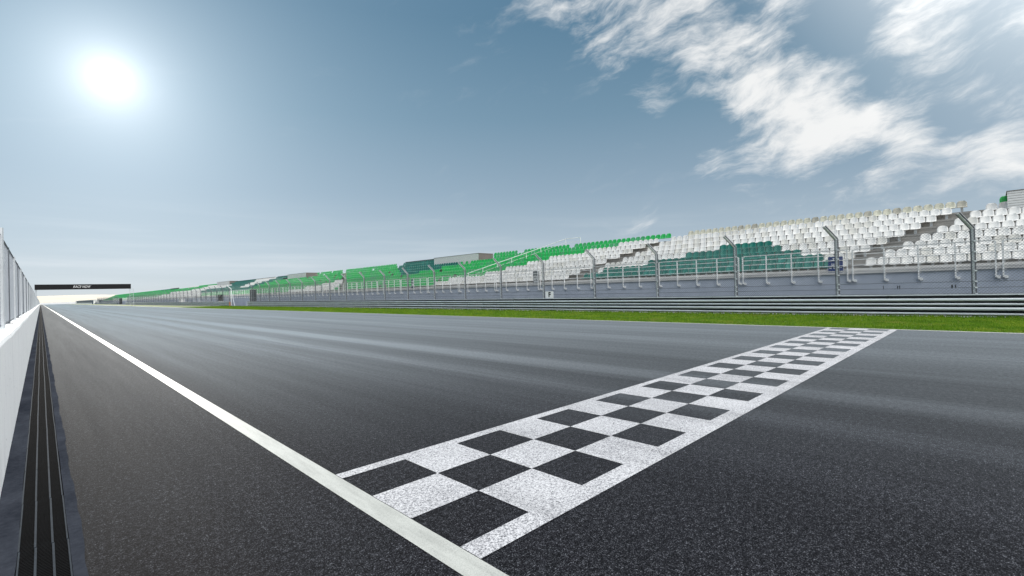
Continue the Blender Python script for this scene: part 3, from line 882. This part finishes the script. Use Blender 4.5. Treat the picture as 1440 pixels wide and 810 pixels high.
# every other seat, too far off to tell apart
def stack(seq, nu, nv):
    parts = []
    for fn in (back_fn, pan_fn):
        vs, fs = shell_grid(fn, nu, nv, 0.016)
        parts.append((np.array([tuple(v) for v in vs]), fs))
    V, F, MI = [], [], []
    off = 0
    for r, y, k in seq:
        ang = random.uniform(-.05, .05); mi = 'WTGD'.index(k) + (4 if random.random() < .2 else 0)
        for vs, fs in parts:
            q = vs.copy(); q[:, 0] += Lr(r) - ang * vs[:, 1]; q[:, 1] += y + ang * vs[:, 0]; q[:, 2] += Tz(r)
            V.append(q)
            F += [tuple(i + off for i in f) for f in fs]
            MI += [mi] * len(fs)
            off += len(q)
    return np.concatenate(V), F, MI
rest = [s for s in seats if s not in near]
mid = [s for s in rest if s[1] < 60]; far = [s for s in rest if s[1] >= 60]
V1, F1, M1 = stack(mid, 5, 5)
V2, F2, M2 = stack(far, 3, 3)
me = bpy.data.meshes.new('far_seats')
me.from_pydata(np.concatenate([V1, V2]).tolist(), [], F1 + [tuple(i + len(V1) for i in f) for f in F2])
for c in ('W', 'T', 'G', 'D', 'W2', 'T2', 'G2', 'D2'): me.materials.append(M['seat_' + c])
me.polygons.foreach_set('material_index', M1 + M2)
me.polygons.foreach_set('use_smooth', [True] * len(me.polygons))
o = bpy.data.objects.new('seats', me); COL.objects.link(o)
tag(o, 'rows of green, white and teal seats stretching away along the grandstand', 'seats', kind='stuff')

# ------------------------------------------------------------------ railings on the stand
RX = 30.90
def railing(y0, label):
    root = empty('guard_railing', (RX, y0, 1.6), label, 'railing', 'white railings along the front of the grandstand')
    yy = [y0 + 1.343 * i for i in range(5)]
    for y in yy:
        b = MB()
        b.box(RX - .028, RX + .028, y - .03, y + .03, 1.66, 3.33)
        b.box(RX + .028, RX + .13, y - .028, y + .028, 1.66, 1.76)            # foot bolted to the wall
        b.box(RX + .028, RX + .06, y - .10, y + .0, 1.98, 2.01)
        b.box(RX + .02, RX + .128, y - .15, y - .03, 1.60, 1.74)
        b.build('post', M['rail_white'], root)
    b = MB()
    rad = .034
    b.tube([(RX, yy[0], 3.18), (RX, yy[0] + .03, 3.30), (RX, yy[0] + .14, 3.35), (RX, yy[-1] - .14, 3.35), (RX, yy[-1] - .03, 3.30), (RX, yy[-1], 3.18)], rad, 6)
    for z in (3.08, 2.80, 2.50): b.tube([(RX, yy[0], z), (RX, yy[-1], z)], .021, 6)
    b.build('rails', M['rail_white'], root)
    for ch in root.children:
        for v in ch.data.vertices: v.co -= Vector((RX, y0, 1.6))
    return root
RAILL = {-1: 'white railing at the right edge, before the bare white rows', 0: 'white railing right of the blue board, in front of white seats',
         1: 'white railing that carries the blue board, in front of teal seats', 2: 'second white railing left of the blue board, in front of teal seats'}
base_rail = railing(5.38, RAILL[1])
k = -1
for k in range(-2, 66):
    if k == 1: continue
    y0 = 5.38 + 5.61 * (k - 1)
    if y0 + 5.4 < -2.6: continue
    c = dup(base_rail); c.location.y = y0
    c['label'] = RAILL.get(k, RAILL[-1] if k < -1 else 'white tubular railing farther along the front parapet of the grandstand')
    for ch in base_rail.children: dup(ch, c)

# boards hung on the railings
def board(y0, y1, z0, z1, mat, label, marks, mm):
    root = empty('notice_board', (RX - .05, y0, z0), label, 'board')
    b = MB(); b.box(RX + .032, RX + .05, y0, y1, z0, z1); child_off(b.build('panel', mat, root), root)
    b = MB()
    W_, H_ = y1 - y0, z1 - z0
    for u0, u1, v0, v1 in marks:          # u from the left as seen from the track
        b.box(RX + .026, RX + .032, y1 - u1 * W_, y1 - u0 * W_, z0 + v0 * H_, z0 + v1 * H_)
    child_off(b.build('lettering', mm, root), root)
board(5.58, 6.26, 2.13, 3.02, M['blue_sign'], 'blue notice board with white markings hung on the front railing',
      [(.30, .44, .87, .91), (.36, .42, .80, .87), (.24, .40, .76, .80), (.24, .28, .50, .60), (.24, .42, .46, .50), (.36, .42, .50, .58), (.06, .10, .30, .40), (.06, .22, .27, .31), (.18, .22, .31, .38),
       (.36, .41, .29, .42), (.36, .50, .27, .30), (.36, .48, .34, .37), (.80, .92, .30, .34), (.55, .60, .86, .92)], M['white'])
board(27.72, 28.44, 2.12, 3.30, M['grey_sign'], 'grey notice board with white lines hung before white seats',
      [(.1, .9, .62, .66), (.1, .9, .16, .24), (.1, .2, .34, .56), (.3, .4, .34, .5), (.45, .6, .42, .56), (.7, .85, .34, .5), (.1, .9, .04, .07)], M['white'])
board(47.3, 47.92, 2.2, 3.25, M['navy_sign'], 'navy notice board hung on the railing below green seats', [(.25, .75, .70, .85), (.25, .75, .35, .5)], M['white'])
board(72.6, 73.2, 2.2, 3.25, M['grey_sign'], 'small dark notice board hung before the white wedge of seats', [(.25, .75, .70, .78)], M['slat_white'])
board(93.2, 94.0, 2.2, 3.4, M['grey_sign'], 'small dark notice board near the end of the near fence', [(.25, .75, .70, .78)], M['slat_white'])

# handrail climbing through the green seats
hr = empty('stair_railing', (32.85, 39.9, Tz(1)), 'pale handrail climbing through the green seats to the back row', 'railing')
path = [Vector((32.85, 39.9, 3.62)), Vector((38.0, 33.7, 6.14)), Vector((39.15, 31.2, 6.93)), Vector((39.15, 29.3, 6.90))]
b = MB(); b.tube(path, .036, 6); b.tube([p - Vector((0, 0, .38)) for p in path], .018, 6); child_off(b.build('handrail', M['rail_white'], hr), hr)
for t in np.linspace(0.02, 1, 6):
    p = path[0].lerp(path[1], t)
    r = min(8, max(0, int((p.x - 31.38) / TR)))
    b = MB(); b.tube([(p.x, p.y, Tz(r) - .01), p], .03, 6); child_off(b.build('post', M['rail_white'], hr), hr)
for p in path[2:]:
    b = MB(); b.tube([(p.x, p.y, Tz(8) - .01), p], .03, 6); child_off(b.build('post', M['rail_white'], hr), hr)

# slatted enclosures on the back rows
def enclosure(y0, y1, x0, x1, z0, z1, label):
    root = empty('slatted_enclosure', (x0, y0, z0), label, 'enclosure', 'slatted enclosures on the back rows of the grandstand')
    b = MB(); n = 9
    for i in range(n):
        za = z0 + (z1 - z0) * i / n
        b.box(x0, x0 + .02, y0, y1, za + .008, za + (z1 - z0) / n - .012)
    child_off(b.build('front_slats', M['slat_white'], root), root)
    b = MB(); b.box(x0 + .022, x1, y0 + .022, y1 - .022, z0, z1 - .01); child_off(b.build('body', M['panel_side'], root), root)
    b = MB()
    for i in range(n):
        za = z0 + (z1 - z0) * i / n
        b.box(x0 + .0, x1, y0, y0 + .02, za + .008, za + (z1 - z0) / n - .03)
    child_off(b.build('side_slats', M['panel_side'], root), root)
    b = MB(); b.box(x0 - .03, x1 + .03, y0 - .03, y1 + .03, z1 - .008, z1 + .03); child_off(b.build('top', M['panel_side'], root), root)
    return root
enclosure(-6, -0.80, 37.35, 39.1, Tz(7), 6.32, 'pale slatted enclosure behind white seats at the right edge of the stand')
enclosure(43.1, 52.2, 37.35, 39.7, Tz(7), 6.26, 'grey slatted enclosure above green and teal seats in mid stand')
enclosure(95.3, 105.2, 37.35, 39.8, Tz(7), 6.30, 'distant grey slatted enclosure above the green seats, left of the dark wedge')
enclosure(150, 163, 37.6, 39.8, Tz(7), 6.5, 'farthest grey slatted enclosure on the back rows of the stand')
# dark screens at the back of some bays
for y0, y1, lab in ((53.2, 62.3, 'dark screen along the back row beside the mid slatted enclosure'), (106, 117, 'dark screen along the back row beside the distant enclosure'), (118.5, 150, 'long dark distant screen on the back row'), (228, 246, 'farthest dark screen on the back row, above pale seats')):
    b = MB(); b.box(39.29, 39.36, y0, y1, Tz(8) - .3, 6.42)
    tag(b.build('back_screen', M['dark_steel']), lab, 'screen')

# ------------------------------------------------------------------ gantry
ga = empty('banner_gantry', (9.5, 190, 0), 'black overhead banner reading RACE NOW across the distant track', 'gantry')
b = MB()
b.extrude_y([(0, 0), (1, 0), (1, 1), (0, 1)], [0, 1]); b = MB()
vs = [(-1.15, 190, 5.40), (20.2, 190, 5.48), (20.2, 190, 6.96), (-1.15, 190, 6.90), (-1.15, 191.6, 5.40), (20.2, 191.6, 5.48), (20.2, 190.6, 6.96), (-1.15, 190.6, 6.90)]
b.add(vs, [(0, 1, 2, 3), (4, 7, 6, 5), (0, 4, 5, 1), (3, 2, 6, 7), (1, 5, 6, 2), (0, 3, 7, 4)])
child_off(b.build('banner', M['black'], ga), ga)
b = MB(); 
for x in (20.0, 20.9): b.tube([(x, 191, 0), (x + .0, 191, 5.45)], .05, 6)
for z in np.arange(.5, 5.4, .9): b.tube([(20.0, 191, z), (20.9, 191, z + .6)], .025, 5)
child_off(b.build('leg', M['galv'], ga), ga)
b = MB()
for x in (-1.0, -.75): b.tube([(x, 191, 0), (x, 191, 5.4)], .05, 6)
child_off(b.build('leg', M['galv'], ga), ga)
text('RACE NOW', 0.98, (8.75, 189.97, 6.18), (R(90), 0, 0), M['white'], ga, 'lettering', shear=0.3, extrude=0.01, bold=0.0, space=1.0).scale.x = 0.72

# ------------------------------------------------------------------ far end of the straight
pw = MB(); pw.box(-60, 75, 840, 840.6, -0.01, 2.3)
tag(pw.build('perimeter_wall', M['white_wall']), 'low white wall across the far end of the straight below the hill', 'wall')
kb = empty('white_cabin', (29, 462, 0), 'tiny white cabin at the far end of the fences', 'cabin')
b = MB(); b.box(27.4, 30.4, 460, 464, -.01, 2.9); child_off(b.build('body', M['white'], kb), kb)
b = MB(); b.box(27.2, 30.6, 459.8, 464.2, 2.9, 3.05); child_off(b.build('roof', M['slat_white'], kb), kb)
b = MB(); b.box(28.4, 29.3, 459.96, 460, 0, 2.0); child_off(b.build('door', M['grey_sign'], kb), kb)
fb_ = empty('far_building', (30, 480, 0), 'low dark distant building beyond the white cabin, with a white end', 'building')
b = MB(); b.box(27.6, 36, 480, 690, -.01, 2.9); child_off(b.build('wall', M['navy_sign'], fb_), fb_)
b = MB(); b.box(27.3, 36.3, 479, 691, 2.9, 3.3); child_off(b.build('roof', M['galv'], fb_), fb_)
b = MB(); b.box(27.5, 27.6, 480, 690, -.01, 1.0); child_off(b.build('plinth', M['white'], fb_), fb_)
b = MB(); b.box(27.2, 33, 690.1, 705, -.01, 3.6); child_off(b.build('end_bay', M['white'], fb_), fb_)
# small things along the second fence
mb = empty('marshal_cabinet', (28.6, 121, 0), 'small black cabinet on a white base behind the second barrier', 'cabinet')
b = MB(); b.box(28.3, 29.1, 121, 122.2, 1.05, 2.5); child_off(b.build('cabinet_body', M['black'], mb), mb)
b = MB(); b.box(28.25, 29.15, 120.9, 122.3, -.01, 1.05); child_off(b.build('base', M['white'], mb), mb)
b = MB(); b.box(28.4, 29.4, 163, 165.4, -.01, 1.9); b.box(28.35, 29.45, 162.9, 165.5, 1.9, 2.0)
tag(b.build('equipment_box', M['white']), 'small white equipment box behind the distant dark fence posts', 'box')

# sandy hill
b = MB()
nx, ny = 90, 10
vs, fs = [], []
for j in range(ny + 1):
    for i in range(nx + 1):
        x = -500 + 1800 * i / nx; t = j / ny; y = 1050 + 500 * t
        h = (15.0 + 2.0 * math.sin(x * .006 + 1) + 1.0 * math.sin(x * .021) - 0.012 * max(0, x - 60)) * math.sin(min(1, t * 1.4) * math.pi / 2)
        if j == 0: h = -.5
        vs.append((x, y, h))
for j in range(ny):
    for i in range(nx):
        a = j * (nx + 1) + i; fs.append((a, a + 1, a + nx + 2, a + nx + 1))
b.add(vs, fs)
tag(b.build('hill', M['sand_hill'], smooth=True, fix=False), kind='structure')

# ------------------------------------------------------------------ grass blades on the verge
n = 90000
yy = -2.5 + 118 * rng.random(n) ** 2.1
xx = 19.90 + 7.57 * rng.random(n) ** 1.05 - 0.05 * np.sin(yy * 1.9) * rng.random(n)
edge_fade = np.clip((xx - 19.9) / .5, .35, 1)
hh = (0.035 + 0.05 * rng.random(n)) * edge_fade
hh[xx > 26.9] *= 1.9
ww = 0.012 + 0.012 * rng.random(n) + yy * 0.00035
an = rng.random(n) * math.pi
lx, ly = rng.normal(0, .03, n), rng.normal(0, .03, n)
V = np.empty((n, 3, 3))
V[:, 0] = np.stack([xx - np.cos(an) * ww, yy - np.sin(an) * ww, np.full(n, -0.004)], 1)
V[:, 1] = np.stack([xx + np.cos(an) * ww, yy + np.sin(an) * ww, np.full(n, -0.004)], 1)
V[:, 2] = np.stack([xx + lx, yy + ly, hh], 1)
me = bpy.data.meshes.new('grass')
me.vertices.add(n * 3); me.vertices.foreach_set('co', V.reshape(-1))
me.loops.add(n * 3); me.loops.foreach_set('vertex_index', np.arange(n * 3, dtype=np.int32))
me.polygons.add(n); me.polygons.foreach_set('loop_start', np.arange(0, n * 3, 3, dtype=np.int32)); me.polygons.foreach_set('loop_total', np.full(n, 3, dtype=np.int32))
me.update(); me.validate()
me.materials.append(M['blade'])
o = bpy.data.objects.new('grass', me); COL.objects.link(o)
tag(o, 'short bright green grass on the verge before the barrier', 'grass', kind='stuff')

# ------------------------------------------------------------------ render settings
vs_ = S.view_settings
S.display_settings.display_device = 'sRGB'
vs_.view_transform = 'Standard'; vs_.look = 'None'; vs_.exposure = 0.0; vs_.gamma = 1.0; vs_.use_curve_mapping = False
S.render.film_transparent = False
S.cycles.use_denoising = True
S.cycles.denoiser = 'OPENIMAGEDENOISE'
S.cycles.denoising_input_passes = 'RGB_ALBEDO_NORMAL'
S.cycles.denoising_prefilter = 'ACCURATE'
S.cycles.max_bounces = 6
S.cycles.sample_clamp_indirect = 6
